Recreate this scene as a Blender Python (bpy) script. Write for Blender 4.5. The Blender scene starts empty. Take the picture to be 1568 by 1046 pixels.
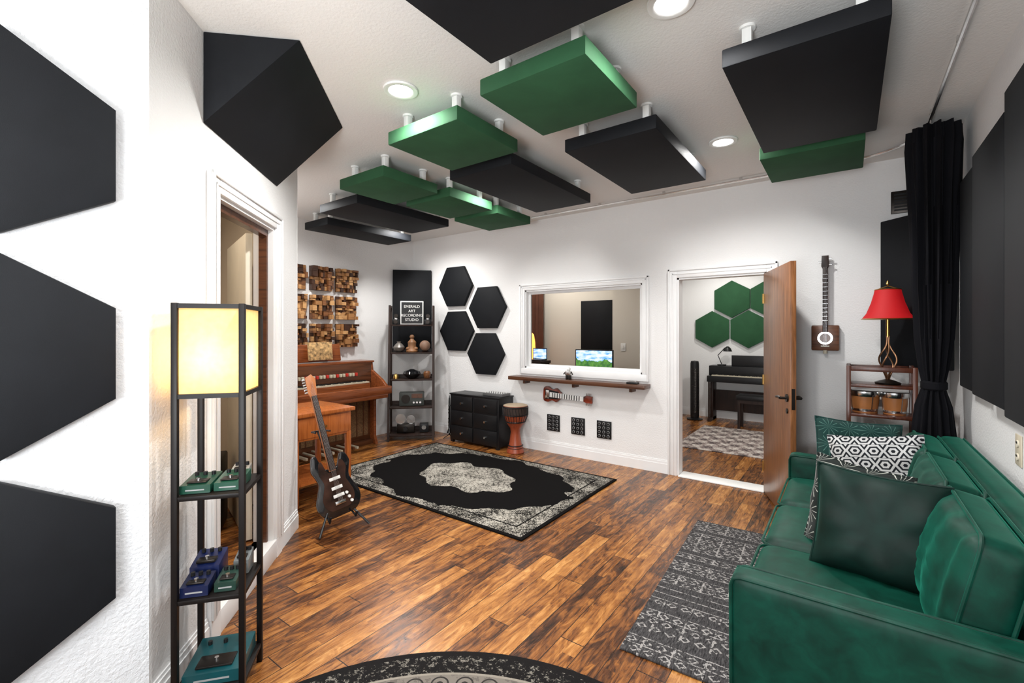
import bpy, bmesh, math, random
from mathutils import Vector, Matrix, Euler
random.seed(7)
D=bpy.data; C=bpy.context
pi=math.pi
# ------------------------------------------------------------------ shader helpers
class X:
    def __init__(s,nt,k): s.nt=nt; s.k=k
    def m(s,op,*a):
        n=s.nt.nodes.new('ShaderNodeMath'); n.operation=op
        for i,v in enumerate((s,)+a):
            if isinstance(v,X): s.nt.links.new(v.k,n.inputs[i])
            else: n.inputs[i].default_value=v
        return X(s.nt,n.outputs[0])
    def __add__(s,o): return s.m('ADD',o)
    def __sub__(s,o): return s.m('SUBTRACT',o)
    def __mul__(s,o): return s.m('MULTIPLY',o)
    def __truediv__(s,o): return s.m('DIVIDE',o)
    def lt(s,o): return s.m('LESS_THAN',o)
    def gt(s,o): return s.m('GREATER_THAN',o)
    def fl(s): return s.m('FLOOR')
    def fr(s): return s.m('FRACT')
    def ab(s): return s.m('ABSOLUTE')
    def sin(s): return s.m('SINE')
    def mx(s,o): return s.m('MAXIMUM',o)
    def mn(s,o): return s.m('MINIMUM',o)
    def sq(s): return s*s
def new_mat(name):
    m=D.materials.new(name); m.use_nodes=True
    nt=m.node_tree; b=nt.nodes['Principled BSDF']
    return m,nt,b
def coords(nt):
    t=nt.nodes.new('ShaderNodeTexCoord'); s=nt.nodes.new('ShaderNodeSeparateXYZ')
    nt.links.new(t.outputs['Object'],s.inputs[0])
    return t.outputs['Object'],X(nt,s.outputs[0]),X(nt,s.outputs[1]),X(nt,s.outputs[2])
def comb(nt,x,y,z=0.0):
    n=nt.nodes.new('ShaderNodeCombineXYZ')
    for i,v in enumerate((x,y,z)):
        if isinstance(v,X): nt.links.new(v.k,n.inputs[i])
        else: n.inputs[i].default_value=v
    return n.outputs[0]
def noise(nt,vec,scale=5,detail=3,rough=.5,dist=0):
    n=nt.nodes.new('ShaderNodeTexNoise'); nt.links.new(vec,n.inputs['Vector'])
    n.inputs['Scale'].default_value=scale; n.inputs['Detail'].default_value=detail
    n.inputs['Roughness'].default_value=rough; n.inputs['Distortion'].default_value=dist
    return X(nt,n.outputs[0])
def wnoise(nt,vec):
    n=nt.nodes.new('ShaderNodeTexWhiteNoise'); nt.links.new(vec,n.inputs['Vector'])
    return X(nt,n.outputs['Value'])
def ramp(nt,f,stops,interp='LINEAR'):
    n=nt.nodes.new('ShaderNodeValToRGB'); nt.links.new(f.k,n.inputs[0]); cr=n.color_ramp
    cr.interpolation=interp
    while len(cr.elements)<len(stops): cr.elements.new(.5)
    for e,(p,c) in zip(cr.elements,stops): e.position=p; e.color=(*c,1)
    return n.outputs[0]
def mixc(nt,f,a,b,mode='MIX'):
    n=nt.nodes.new('ShaderNodeMix'); n.data_type='RGBA'; n.blend_type=mode
    if isinstance(f,X): nt.links.new(f.k,n.inputs[0])
    else: n.inputs[0].default_value=f
    for i,v in ((6,a),(7,b)):
        if isinstance(v,tuple): n.inputs[i].default_value=(*v,1)
        else: nt.links.new(v,n.inputs[i])
    return n.outputs[2]
def bump(nt,b,h,strength=.3,dist=.01):
    n=nt.nodes.new('ShaderNodeBump'); n.inputs['Strength'].default_value=strength
    n.inputs['Distance'].default_value=dist
    nt.links.new(h.k,n.inputs['Height']); nt.links.new(n.outputs[0],b.inputs['Normal'])
MC={}
def P(name,col,rough=.5,metal=0,var=.12,vs=6,bs=0,bsc=80,coat=0,sheen=0,emit=None,es=0,trans=0,spec=.5):
    if name in MC: return MC[name]
    m,nt,b=new_mat(name); oc,x,y,z=coords(nt)
    nz=noise(nt,oc,vs,3)
    lo=tuple(c*(1-var) for c in col); hi=tuple(min(1,c*(1+var)) for c in col)
    nt.links.new(ramp(nt,nz,[(.3,lo),(.7,hi)]),b.inputs['Base Color'])
    b.inputs['Roughness'].default_value=rough; b.inputs['Metallic'].default_value=metal
    b.inputs['Coat Weight'].default_value=coat; b.inputs['Sheen Weight'].default_value=sheen
    b.inputs['Transmission Weight'].default_value=trans; b.inputs['Specular IOR Level'].default_value=spec
    if bs: bump(nt,b,noise(nt,oc,bsc,2),bs,.004)
    if emit:
        b.inputs['Emission Color'].default_value=(*emit,1); b.inputs['Emission Strength'].default_value=es
    MC[name]=m; return m
def wood(name,c1,c2,axis=0,rough=.35,sc=3,c3=None,spec=.5):
    if name in MC: return MC[name]
    m,nt,b=new_mat(name); oc,x,y,z=coords(nt)
    k=[14,14,14]; k[axis]=1
    v=comb(nt,x*k[0],y*k[1],z*k[2])
    n=noise(nt,v,sc,5,.6,.6)
    nt.links.new(ramp(nt,n,[(.3,c1),(.55,c2),(.75,c3 or c2)]),b.inputs['Base Color'])
    b.inputs['Roughness'].default_value=rough; b.inputs['Specular IOR Level'].default_value=spec; bump(nt,b,n,.15,.002)
    MC[name]=m; return m
# ------------------------------------------------------------------ mesh builder
def fillet_mesh(t,bev,seg=2):
    if bev>0: bmesh.ops.bevel(t,geom=list(t.edges),offset=bev,segments=seg,affect='EDGES',profile=.5,clamp_overlap=True)
class B:
    def __init__(s,name): s.name=name; s.bm=bmesh.new(); s.mats=[]
    def mi(s,m):
        if m not in s.mats: s.mats.append(m)
        return s.mats.index(m)
    def merge(s,t,m,M=None,smooth=False):
        i=s.mi(m)
        for f in t.faces: f.material_index=i; f.smooth=smooth
        if M is not None: t.transform(M)
        me=D.meshes.new('tmp'); t.to_mesh(me); s.bm.from_mesh(me); D.meshes.remove(me); t.free()
    def box(s,lo,hi,m,bev=0,M=None,seg=2):
        t=bmesh.new(); bmesh.ops.create_cube(t,size=1)
        c=[(a+b)/2 for a,b in zip(lo,hi)]; d=[abs(b-a) for a,b in zip(lo,hi)]
        t.transform(Matrix.Translation(c)@Matrix.Diagonal((*d,1)))
        fillet_mesh(t,bev,seg); s.merge(t,m,M,False)
        return s
    def cyl(s,c,r,h,m,axis=2,n=24,r2=None,bev=0,M=None):
        t=bmesh.new(); bmesh.ops.create_cone(t,cap_ends=True,segments=n,radius1=r,radius2=r if r2 is None else r2,depth=h)
        R=Matrix.Identity(4)
        if axis==0: R=Matrix.Rotation(pi/2,4,'Y')
        if axis==1: R=Matrix.Rotation(pi/2,4,'X')
        t.transform(Matrix.Translation(c)@R); 
        s.merge(t,m,M,True); return s
    def lathe(s,prof,m,c=(0,0,0),n=32,sx=1,sy=1,M=None):
        t=bmesh.new(); rings=[]
        for r,z in prof:
            rings.append([t.verts.new((c[0]+sx*r*math.cos(2*pi*i/n),c[1]+sy*r*math.sin(2*pi*i/n),c[2]+z)) for i in range(n)])
        for a,b in zip(rings,rings[1:]):
            for i in range(n): t.faces.new((a[i],a[(i+1)%n],b[(i+1)%n],b[i]))
        if prof[0][0]>1e-4: t.faces.new(rings[0][::-1])
        if prof[-1][0]>1e-4: t.faces.new(rings[-1])
        bmesh.ops.remove_doubles(t,verts=t.verts,dist=1e-5)
        bmesh.ops.recalc_face_normals(t,faces=t.faces)
        s.merge(t,m,M,True); return s
    def ball(s,c,r,m,sc=(1,1,1),M=None,n=24):
        t=bmesh.new(); bmesh.ops.create_uvsphere(t,u_segments=n,v_segments=n//2,radius=r)
        t.transform(Matrix.Translation(c)@Matrix.Diagonal((*sc,1))); s.merge(t,m,M,True); return s
    def tube(s,pts,r,m,n=8,M=None):
        pts=[Vector(p) for p in pts]; t=bmesh.new(); rings=[]
        rr=r if isinstance(r,(list,tuple)) else [r]*len(pts)
        up=None
        for i,p in enumerate(pts):
            a=pts[max(0,i-1)]; b=pts[min(len(pts)-1,i+1)]; tg=(b-a).normalized()
            if up is None:
                up=Vector((0,0,1)) if abs(tg.z)<.9 else Vector((1,0,0))
            u=tg.cross(up)
            if u.length<1e-4: u=tg.cross(Vector((0,1,0)))
            u.normalize(); v=u.cross(tg).normalized(); up=v
            rings.append([t.verts.new(p+rr[i]*(math.cos(2*pi*k/n)*u+math.sin(2*pi*k/n)*v)) for k in range(n)])
        for a,b in zip(rings,rings[1:]):
            for i in range(n): t.faces.new((a[i],a[(i+1)%n],b[(i+1)%n],b[i]))
        t.faces.new(rings[0][::-1]); t.faces.new(rings[-1])
        bmesh.ops.recalc_face_normals(t,faces=t.faces)
        s.merge(t,m,M,True); return s
    def prism(s,outline,y0,y1,m,bev=0,M=None,smooth=False):
        t=bmesh.new()
        a=[t.verts.new((x,y0,z)) for x,z in outline]; b=[t.verts.new((x,y1,z)) for x,z in outline]
        n=len(a); t.faces.new(a); t.faces.new(b[::-1])
        for i in range(n): t.faces.new((a[i],b[i],b[(i+1)%n],a[(i+1)%n]))
        bmesh.ops.recalc_face_normals(t,faces=t.faces)
        if bev:
            es=[e for e in t.edges if abs(e.verts[0].co.y-e.verts[1].co.y)<1e-6]
            bmesh.ops.bevel(t,geom=es,offset=bev,segments=2,affect='EDGES',profile=.5)
        s.merge(t,m,M,smooth); return s
    def soft(s,c,size,m,rad=.04,n=14,M=None,crown=0.0,back=0.0,wr=0.0,chan=0.0):
        t=bmesh.new(); bmesh.ops.create_cube(t,size=2)
        bmesh.ops.subdivide_edges(t,edges=list(t.edges),cuts=n,use_grid_fill=True)
        h=[d/2 for d in size]; r=min(rad,min(h)*.98)
        for v in t.verts:
            cx,cy,cz=v.co
            g=[math.copysign(1-(1-abs(a))**1.6,a) for a in (cx,cy,cz)]
            p=Vector([g[i]*h[i] for i in range(3)])
            q=Vector([max(-(h[i]-r),min(h[i]-r,p[i])) for i in range(3)])
            dd=p-q
            if dd.length>1e-6: p=q+dd.normalized()*r
            k=(1-g[0]**2)*(1-g[1]**2)
            if g[2]>.3: p.z+=crown*k+wr*math.sin(17*g[0]+9*g[1])*math.sin(11*g[1]+2)*k + chan*abs(math.sin(g[1]*pi*1.5))
            elif g[2]<-.3: p.z-=back*k
            v.co=p+Vector(c)
        s.merge(t,m,M,True); return s
    def piping(s,w,l,z,r,m,M,cr=.03):
        pts=[]
        for (sx,sy,a0) in ((1,1,0),(-1,1,pi/2),(-1,-1,pi),(1,-1,1.5*pi)):
            for i in range(6):
                a=a0+i/5*pi/2; pts.append((sx*(w/2-cr)+cr*math.cos(a),sy*(l/2-cr)+cr*math.sin(a),z))
        pts.append(pts[0]); s.tube(pts,r,m,6,M)
    def pillow(s,w,h,th,m,M,m2=None):
        t=bmesh.new(); n=26; g={}
        for sgn in (1,-1):
            for i in range(n+1):
                for j in range(n+1):
                    a=-1+2*i/n; b=-1+2*j/n
                    if sgn==-1 and (i in(0,n) or j in(0,n)): g[(sgn,i,j)]=g[(1,i,j)]; continue
                    f=max(0,(1-a**4))**.6*max(0,(1-b**4))**.6
                    pin=1-.07*((1-a*a) if abs(b)>abs(a) else (1-b*b))*max(abs(a),abs(b))**3
                    rad=math.hypot(a,b); th_=math.atan2(b,a)
                    wr=.012*math.sin(7*th_+1.3)*f*rad*rad+.010*math.sin(3*a+2*b+.5)*f
                    g[(sgn,i,j)]=t.verts.new((a*w/2*pin,sgn*(-th/2*f)+wr,b*h/2*pin))
        for sgn in (1,-1):
            for i in range(n):
                for j in range(n):
                    q=[g[(sgn,i,j)],g[(sgn,i+1,j)],g[(sgn,i+1,j+1)],g[(sgn,i,j+1)]]
                    t.faces.new(q if sgn==1 else q[::-1])
        bmesh.ops.recalc_face_normals(t,faces=t.faces)
        s.merge(t,m,M,True)
        def ed(a,b):
            pin=1-.07*((1-a*a) if abs(b)>abs(a) else (1-b*b))*max(abs(a),abs(b))**3
            return Vector((a*w/2*pin,0,b*h/2*pin))
        pts=[ed(-1+2*i/n,-1) for i in range(n)]+[ed(1,-1+2*i/n) for i in range(n)]+[ed(1-2*i/n,1) for i in range(n)]+[ed(-1,1-2*i/n) for i in range(n+1)]
        s.tube(pts,.006,m2 or m,6,M); return s
    def done(s,loc=(0,0,0),rz=0,rot=None,angle=40):
        me=D.meshes.new(s.name); s.bm.to_mesh(me); s.bm.free()
        for m in s.mats: me.materials.append(m)
        o=D.objects.new(s.name,me); C.scene.collection.objects.link(o)
        o.location=loc; o.rotation_euler=rot if rot else (0,0,rz)
        for p in me.polygons: p.use_smooth=True
        try: me.set_sharp_from_angle(angle=math.radians(angle))
        except Exception: pass
        return o
def tf(loc,rx=0,ry=0,rz=0): return Matrix.Translation(loc)@Euler((rx,ry,rz)).to_matrix().to_4x4()
def spline(pts,n=6,closed=True):
    out=[];N=len(pts)
    for i in range(N if closed else N-1):
        p0,p1,p2,p3=[Vector(pts[(i+k)%N] if closed else pts[max(0,min(N-1,i+k))]) for k in (-1,0,1,2)]
        for j in range(n):
            t=j/n
            out.append(tuple(.5*((2*p1)+(-p0+p2)*t+(2*p0-5*p1+4*p2-p3)*t*t+(-p0+3*p1-3*p2+p3)*t**3)))
    if not closed: out.append(tuple(pts[-1]))
    return out
SWAP=Matrix(((0,1,0,0),(1,0,0,0),(0,0,1,0),(0,0,0,1)))
# ------------------------------------------------------------------ materials
def mat_wall(name,col,bs=.35,sc=75):
    m,nt,b=new_mat(name); oc,x,y,z=coords(nt)
    n=noise(nt,oc,1.2,2); nt.links.new(ramp(nt,n,[(.3,tuple(c*.97 for c in col)),(.7,col)]),b.inputs['Base Color'])
    b.inputs['Roughness'].default_value=.75
    h=noise(nt,oc,sc,3,.6); bump(nt,b,h,bs,.006); return m
M_wall=mat_wall('white_wall_paint',(.80,.795,.79),.6)
M_wallt=mat_wall('textured_white_wall_paint',(.76,.775,.80),1.0,60)
M_ceil=mat_wall('ceiling_paint',(.78,.765,.74),.3)
M_beige=mat_wall('beige_wall_paint',(.66,.58,.47),.2)
M_grayw=mat_wall('control_room_wall_paint',(.66,.62,.55),.2)
M_trim=P('white_trim',(.82,.82,.82),.35,var=.02)
def mat_floor():
    m,nt,b=new_mat('hardwood_planks'); oc,x,y,z=coords(nt)
    w=.127; L=1.22
    row=(x/w).fl(); off=wnoise(nt,comb(nt,row,3.3,0))*L
    yy=(y+off)/L; seg=yy.fl()
    idn=wnoise(nt,comb(nt,row,seg,1.7))
    srow=(x/(w/2)).fl(); so=wnoise(nt,comb(nt,srow,8.3,0))*.8
    sub=wnoise(nt,comb(nt,srow,((y+so)/.62).fl(),5.0))
    g1=noise(nt,comb(nt,x*34,y*1.6,idn*9),1.6,7,.7,1.0)
    g2=noise(nt,comb(nt,x*9,y*2.6,sub*20),1.6,5,.7,1.8)
    g3=noise(nt,comb(nt,x*90,y*5,idn*5),1.5,4,.7,.3)
    f=idn*.22+sub*.20+g1*.62+g2*1.10+g3*.22-.755
    col=ramp(nt,f,[(.10,(.014,.006,.003)),(.27,(.068,.023,.008)),(.43,(.22,.077,.017)),(.62,(.40,.165,.040)),(.88,(.64,.34,.115))])
    gx=(x/w).fr(); gy=yy.fr()
    gap=(gx.lt(.03)).mx(gy.lt(.004))
    sg=((x/(w/2)).fr().lt(.03))*.25
    col=mixc(nt,gap.mx(sg),col,(.010,.004,.002))
    nt.links.new(col,b.inputs['Base Color'])
    rr=g1*.25+.16; nt.links.new(rr.k,b.inputs['Roughness'])
    bump(nt,b,g1*.4+g3*.2-gap,.35,.003); return m
M_floor=mat_floor()
def fabric(name,col,sheen=.15,rough=.85,sc=400,bs=.25,var=.15,tint=None,vsc=4,spec=.25):
    m,nt,b=new_mat(name); oc,x,y,z=coords(nt)
    n=noise(nt,oc,vsc,4,.6,.5); nt.links.new(ramp(nt,n,[(.3,tuple(c*(1-var) for c in col)),(.7,tuple(c*(1+var) for c in col))]),b.inputs['Base Color'])
    b.inputs['Roughness'].default_value=rough; b.inputs['Sheen Weight'].default_value=sheen; b.inputs['Sheen Roughness'].default_value=.35
    b.inputs['Sheen Tint'].default_value=(*(tint or [min(1,c*4+.1) for c in col]),1)
    b.inputs['Specular IOR Level'].default_value=spec
    bump(nt,b,noise(nt,oc,sc,2),bs,.002); return m
M_blk=fabric('black_acoustic_fabric',(.0065,.0075,.0095),.05,.65,spec=.2)
M_grn=fabric('green_acoustic_fabric',(.023,.083,.036),.06)
M_velvet=fabric('emerald_velvet',(.001,.036,.023),.34,.5,60,.10,.45,(.04,.52,.34),11)
M_velvetd=fabric('dark_green_velvet',(.0015,.015,.011),.14,.6,60,.12,.4,(.04,.35,.26),9)
M_curt=fabric('black_curtain_fabric',(.005,.005,.007),.04,spec=.15)
M_dark=P('dark_wood_black',(.006,.004,.0035),.45,spec=.25)
M_espr=wood('espresso_wood',(.008,.004,.003),(.026,.012,.008),2,.45,spec=.3)
M_ledge=wood('walnut_ledge',(.04,.013,.006),(.10,.038,.017),0,.3)
M_organ=wood('organ_mahogany',(.11,.028,.009),(.24,.066,.019),1,.25)
M_organd=wood('organ_dark_walnut',(.040,.014,.006),(.11,.038,.015),1,.3)
M_desk=wood('cherry_desk_wood',(.26,.062,.013),(.42,.12,.026),2,.25)
M_door=wood('oak_door_wood',(.11,.040,.013),(.25,.10,.036),2,.3,3,(.33,.145,.058))
M_metal=P('dark_metal',(.03,.025,.022),.35,.8)
M_chrome=P('chrome',(.7,.7,.7),.2,1)
M_black=P('black_plastic',(.008,.008,.009),.38,spec=.35)
M_gloss=P('black_gloss',(.008,.008,.009),.12,coat=.5)
M_white=P('white_plastic',(.8,.8,.78),.4,var=.02)
M_gray=P('gray_jack_ring',(.30,.30,.30),.4)
M_ivory=P('ivory_keys',(.50,.45,.34),.3,var=.03)
M_brass=P('brass',(.6,.38,.12),.3,1)
M_cream=P('cream_paint',(.74,.68,.56),.5,var=.04)
# ------------------------------------------------------------------ room shell
H=2.9
def wall(name,p0,p1,th,holes=(),m=M_wall,side=1,z0=0,z1=H):
    p0=Vector((*p0,0)); p1=Vector((*p1,0)); L=(p1-p0).length; a=math.atan2(p1.y-p0.y,p1.x-p0.x)
    b=B(name); y0,y1=(0,th) if side>0 else (-th,0)
    cuts=sorted(set([0,L]+[h[0] for h in holes]+[h[1] for h in holes]))
    for s0,s1 in zip(cuts,cuts[1:]):
        hs=[h for h in holes if h[0]<=s0+1e-6 and h[1]>=s1-1e-6]
        if not hs: b.box((s0,y0,z0),(s1,y1,z1),m)
        for h in hs:
            if h[2]>z0: b.box((s0,y0,z0),(s1,y1,h[2]),m)
            if h[3]<z1: b.box((s0,y0,h[3]),(s1,y1,z1),m)
    return b.done((p0.x,p0.y,0),a)
XL=-5.49; XR=.62; YB=4.84
b=B('floor'); b.box((-6.3,-2.2,-.1),(2.6,9.2,0),M_floor); b.done()
b=B('ceiling'); b.box((-6.3,-2.2,H),(2.6,9.2,H+.1),M_ceil); b.done()
wx0,wx1,wz0,wz1=-3.36,-1.81,1.03,2.02
dx0,dx1,dz=-1.44,-.62,2.05
wall('wall_back',(XL-.12,YB),(XR+.12,YB),.12,[(wx0-XL+.12,wx1-XL+.12,wz0,wz1),(dx0-XL+.12,dx1-XL+.12,0,dz)])
wall('wall_right',(XR,YB),(XR,-2.0),.12)
wall('wall_left_recess',(XL,1.85),(XL,YB),.12)
wall('wall_return',(XL-.12,1.85),(-3.42,1.85),.12,side=-1)
ang=math.radians(135)
wall('wall_angled',(-2.15,.58),(-3.41,1.84),.12,[(.52,1.30,0.0,2.18)],side=1)
wall('wall_left_near',(-2.15,-2.0),(-2.15,.58),.12,m=M_wallt)
wall('wall_vestibule_far',(-4.7,-.6),(-4.7,1.73),.1,m=M_beige)
wall('wall_vestibule_side',(-4.7,-.6),(-2.27,-.6),.1,m=M_beige,side=-1)
b=B('wall_vestibule_lining'); b.box((-4.7,1.71,0),(-3.45,1.729,H),M_beige); b.done()
b=B('floor_vestibule')
t=bmesh.new()
vs=[(-2.28,.62),(-2.28,-.6),(-4.7,-.6),(-4.7,1.705),(-3.37,1.705)]
lo=[t.verts.new((x,y,.005)) for x,y in vs]; hi=[t.verts.new((x,y,.12)) for x,y in vs]
t.faces.new(lo); t.faces.new(hi[::-1])
for i in range(5): t.faces.new((lo[i],hi[i],hi[(i+1)%5],lo[(i+1)%5]))
bmesh.ops.recalc_face_normals(t,faces=t.faces); b.merge(t,M_floor); b.done()
wall('wall_control_back',(-5.6,6.9),(-2.2,6.9),.1,m=M_grayw)
wall('wall_control_left',(-5.6,4.96),(-5.6,6.9),.1,m=M_grayw)
b=B('wall_control_column'); b.box((-3.0,6.72,0),(-2.2,6.899,H),M_grayw); b.done()
wall('wall_partition',(-1.60,4.965),(-2.42,7.9),.10,m=M_grayw)
b=B('wall_partition_lining')
a=math.atan2(7.9-4.965,-2.42+1.6)
b.box((0,-.012,0),(3.04,-.001,H),M_wall); b.done((-1.60,4.965,0),a)
wall('wall_far_left',(-2.45,7.85),(-2.45,8.6),.1)
wall('wall_far_back',(-2.55,8.5),(2.2,8.5),.1)
wall('wall_far_right',(1.6,8.5),(1.6,4.96),.1)
def baseboard(name,p0,p1,side=1,z=0):
    p0=Vector(p0);p1=Vector(p1);L=(p1-p0).length;a=math.atan2(p1.y-p0.y,p1.x-p0.x)
    b=B(name); s=-1 if side>0 else 1
    b.box((0,0,0),(L,s*.016,.10),M_trim); b.box((0,0,.10),(L,s*.011,.125),M_trim); b.box((0,0,.125),(L,s*.006,.14),M_trim)
    return b.done((p0.x,p0.y,z),a)
baseboard('baseboard_back',(XL,YB),(dx0-.09,YB))
baseboard('baseboard_back',(dx1+.09,YB),(XR,YB))
baseboard('baseboard_right',(XR,YB-.02),(XR,-2.0))
baseboard('baseboard_recess',(XL,1.87),(XL,YB-.02))
def ap(s,off=0):
    return Vector((-2.15-s*.70711+off*.70711, .58+s*.70711+off*.70711))
baseboard('baseboard_angled',ap(0.02),ap(.425))
baseboard('baseboard_angled',ap(1.395),ap(1.77))
baseboard('baseboard_left_near',(-2.15,-2.0),(-2.15,.57))
baseboard('baseboard_far',(-2.45,8.5),(1.6,8.5))
def casing(name,x0,x1,z0,z1,w,M,inset_depth,th=.022,bottom=False):
    b=B(name)
    for (a0,a1,b0,b1) in [(x0-w,x0,z0,z1+w),(x1,x1+w,z0,z1+w),(x0,x1,z1,z1+w)]+([(x0-w,x1+w,z0-w,z0)] if bottom else []):
        b.box((a0,-th,b0),(a1,0,b1),M_trim,.003,M)
    o=.02
    b.box((x0-w,-th-.012,z0 if not bottom else z0-w),(x0-w+o,-th,z1+w),M_trim,.003,M)
    b.box((x1+w-o,-th-.012,z0 if not bottom else z0-w),(x1+w,-th,z1+w),M_trim,.003,M)
    b.box((x0-w,-th-.012,z1+w-o),(x1+w,-th,z1+w),M_trim,.003,M)
    o2=.045
    b.box((x0-o2,-th-.006,z0),(x0-o2+.012,-th,z1+o2),M_trim,.002,M); b.box((x1+o2-.012,-th-.006,z0),(x1+o2,-th,z1+o2),M_trim,.002,M); b.box((x0-o2,-th-.006,z1+o2-.012),(x1+o2,-th,z1+o2),M_trim,.002,M)
    b.box((x0,-.004,z0),(x0+.018,inset_depth,z1),M_trim,0,M); b.box((x1-.018,-.004,z0),(x1,inset_depth,z1),M_trim,0,M)
    b.box((x0,-.004,z1-.018),(x1,inset_depth,z1),M_trim,0,M)
    if bottom: b.box((x0,-.004,z0),(x1,inset_depth,z0+.018),M_trim,0,M)
    return b
casing('trim_door_1',dx0,dx1,0,dz,.09,tf((0,YB,0)),.12).done()
b=casing('trim_door_2',.52,1.30,.12,2.18,.09,Matrix.Identity(4),.12)
b.box((.43,-.022,0),(.52,0,.12),M_trim); b.box((1.30,-.022,0),(1.39,0,.12),M_trim)
b.box((.52,-.02,0),(1.30,.12,.12),M_trim,.003)
b.box((.54,.03,.12),(.56,.08,2.16),M_organd); b.box((1.26,.03,.12),(1.28,.08,2.16),M_organd); b.box((.54,.03,2.12),(1.28,.08,2.16),M_organd)
b.done((-2.15,.58,0),ang)
b=casing('window_1',wx0,wx1,wz0,wz1,.075,tf((0,YB,0)),.12,bottom=True)
M_glass,nt,bs_=new_mat('window_glass')
bs_.inputs['Base Color'].default_value=(1,1,1,1); bs_.inputs['Roughness'].default_value=.0
bs_.inputs['Transmission Weight'].default_value=1; bs_.inputs['IOR'].default_value=1.02
for (a0,a1,c0,c1) in [(wx0+.018,wx0+.05,wz0+.018,wz1-.018),(wx1-.05,wx1-.018,wz0+.018,wz1-.018),(wx0+.05,wx1-.05,wz0+.018,wz0+.05),(wx0+.05,wx1-.05,wz1-.05,wz1-.018)]:
    b.box((a0,YB+.05,c0),(a1,YB+.075,c1),M_trim)
b.box((wx0+.05,YB+.060,wz0+.05),(wx1-.05,YB+.066,wz1-.05),M_glass)
b.done()
b=B('wooden_window_ledge'); b.box((-3.50,YB-.19,.885),(-1.72,YB-.002,.93),M_ledge,.006)
for x in (-3.3,-2.6,-1.9): b.box((x-.015,YB-.12,.84),(x+.015,YB-.002,.884),M_ledge)
b.done()
hx,hy=-.625,4.815; fx,fy=-.338,4.05
a=math.atan2(fy-hy,fx-hx); Ld=.80
b=B('door_1'); b.box((0.0,-.02,.012),(Ld,.02,2.035),M_door,.003)
for s_ in (-1,1):
    b.cyl((Ld-.07,s_*.026,.98),.03,.012,M_metal,1); b.cyl((Ld-.07,s_*.05,.98),.011,.05,M_metal,1)
    b.tube([(Ld-.07,s_*.07,.98),(Ld-.12,s_*.075,.985),(Ld-.18,s_*.072,.975)],[.012,.010,.009],M_metal)
    b.cyl((Ld-.07,s_*.024,.88),.02,.01,M_metal,1)
for z in (.25,1.05,1.8): b.cyl((0,-.022,z),.009,.09,M_brass)
b.box((Ld,-.012,.9),(Ld+.002,.012,1.06),M_metal)
b.done((hx,hy,0),a)
b=B('door_threshold'); b.box((dx0+.02,YB-.05,.001),(dx1-.02,YB+.15,.014),M_white,.004); b.done()
# ------------------------------------------------------------------ acoustic panels
def hexpanel(c,rz,m,s=.32,pointy=True,th=.05,y=0):
    b=B('hexagonal_acoustic_panel'); o=30 if pointy else 0
    pts=[(s*math.cos(math.radians(o+60*i)),s*math.sin(math.radians(o+60*i))) for i in range(6)]
    b.prism(pts,-th,0,m,.008); return b.done(c,rz,angle=30)
yc=.47-.277
for zc in (2.125,1.42,.71): hexpanel((-2.149,yc,zc+.0),pi/2,M_blk,.323)
for xc,zc in ((-4.56,2.14),(-3.97,1.82),(-4.54,1.50),(-4.0,1.19)): hexpanel((xc,YB-.001,zc),0,M_blk,.325,False)
for xc,zc in ((-1.61,2.04),(-1.925,1.53),(-1.356,1.53),(-1.05,2.04)): hexpanel((xc,8.499,zc),0,M_grn,.318)
def cloud(x0,x1,y0,y1,m,zb=2.70,th=.085):
    b=B('hanging_ceiling_acoustic_panel'); cx,cy=(x0+x1)/2,(y0+y1)/2
    b.box((x0-cx,y0-cy,0),(x1-cx,y1-cy,th),m,.006)
    for sx in (-1,1):
        for sy in (-1,1):
            px,py=sx*((x1-x0)/2-.09),sy*((y1-y0)/2-.09)
            b.box((px-.02,py-.02,th),(px+.02,py+.02,H-zb-.012),M_white,.002)
            b.cyl((px,py,H-zb-.006),.035,.012,M_white)
    b.done((cx,cy,zb))
for a in [(-1.52,-.92,1.78,2.38,M_grn),(-2.40,-1.79,1.90,2.49,M_grn),(-3.48,-2.9,2.25,2.83,M_grn),(-3.44,-2.86,2.94,3.54,M_grn),(-3.48,-2.88,3.65,4.25,M_grn),
          (-1.54,-.92,2.68,3.85,M_blk),(-2.56,-1.95,2.63,3.88,M_blk),(-4.34,-3.71,2.58,3.8,M_blk),(-5.2,-4.72,2.9,4.12,M_blk),(-1.30,-.10,1.0,1.6,M_blk),
          (-.47,.13,2.25,3.5,M_blk),(-.51,.08,3.62,4.24,M_grn)]:
    cloud(*a)
b=B('corner_bass_trap'); t=bmesh.new()
s0,s1,lg=.277*1.4142,.955*1.4142,.43
def tri(s): return [(s,-.002,H-.002),(s,-lg,H-.002),(s,-.002,H-lg)]
A=[t.verts.new(p) for p in tri(s0)]; Bv=[t.verts.new(p) for p in tri(s1)]
t.faces.new(A); t.faces.new(Bv[::-1])
for i in range(3): t.faces.new((A[i],Bv[i],Bv[(i+1)%3],A[(i+1)%3]))
bmesh.ops.recalc_face_normals(t,faces=t.faces); fillet_mesh(t,.006,2); b.merge(t,M_blk); b.done((-2.15,.58,0),ang)
def diagpanel(p0,p1,z0,z1,th=.06):
    p0=Vector(p0);p1=Vector(p1);L=(p1-p0).length;a=math.atan2(p1.y-p0.y,p1.x-p0.x)
    b=B('corner_acoustic_panel'); b.box((0,0,0),(L,th,z1-z0),M_blk,.008)
    for z in (.2,z1-z0-.2): b.box((L*.3,th,z),(L*.7,th+.04,z+.03),M_metal)
    b.done((p0.x,p0.y,z0),a)
diagpanel((-5.45,4.40),(-5.05,4.80),1.2,2.41,.04)
diagpanel((.20,4.79),(.575,4.415),1.22,2.39,.03)
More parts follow.
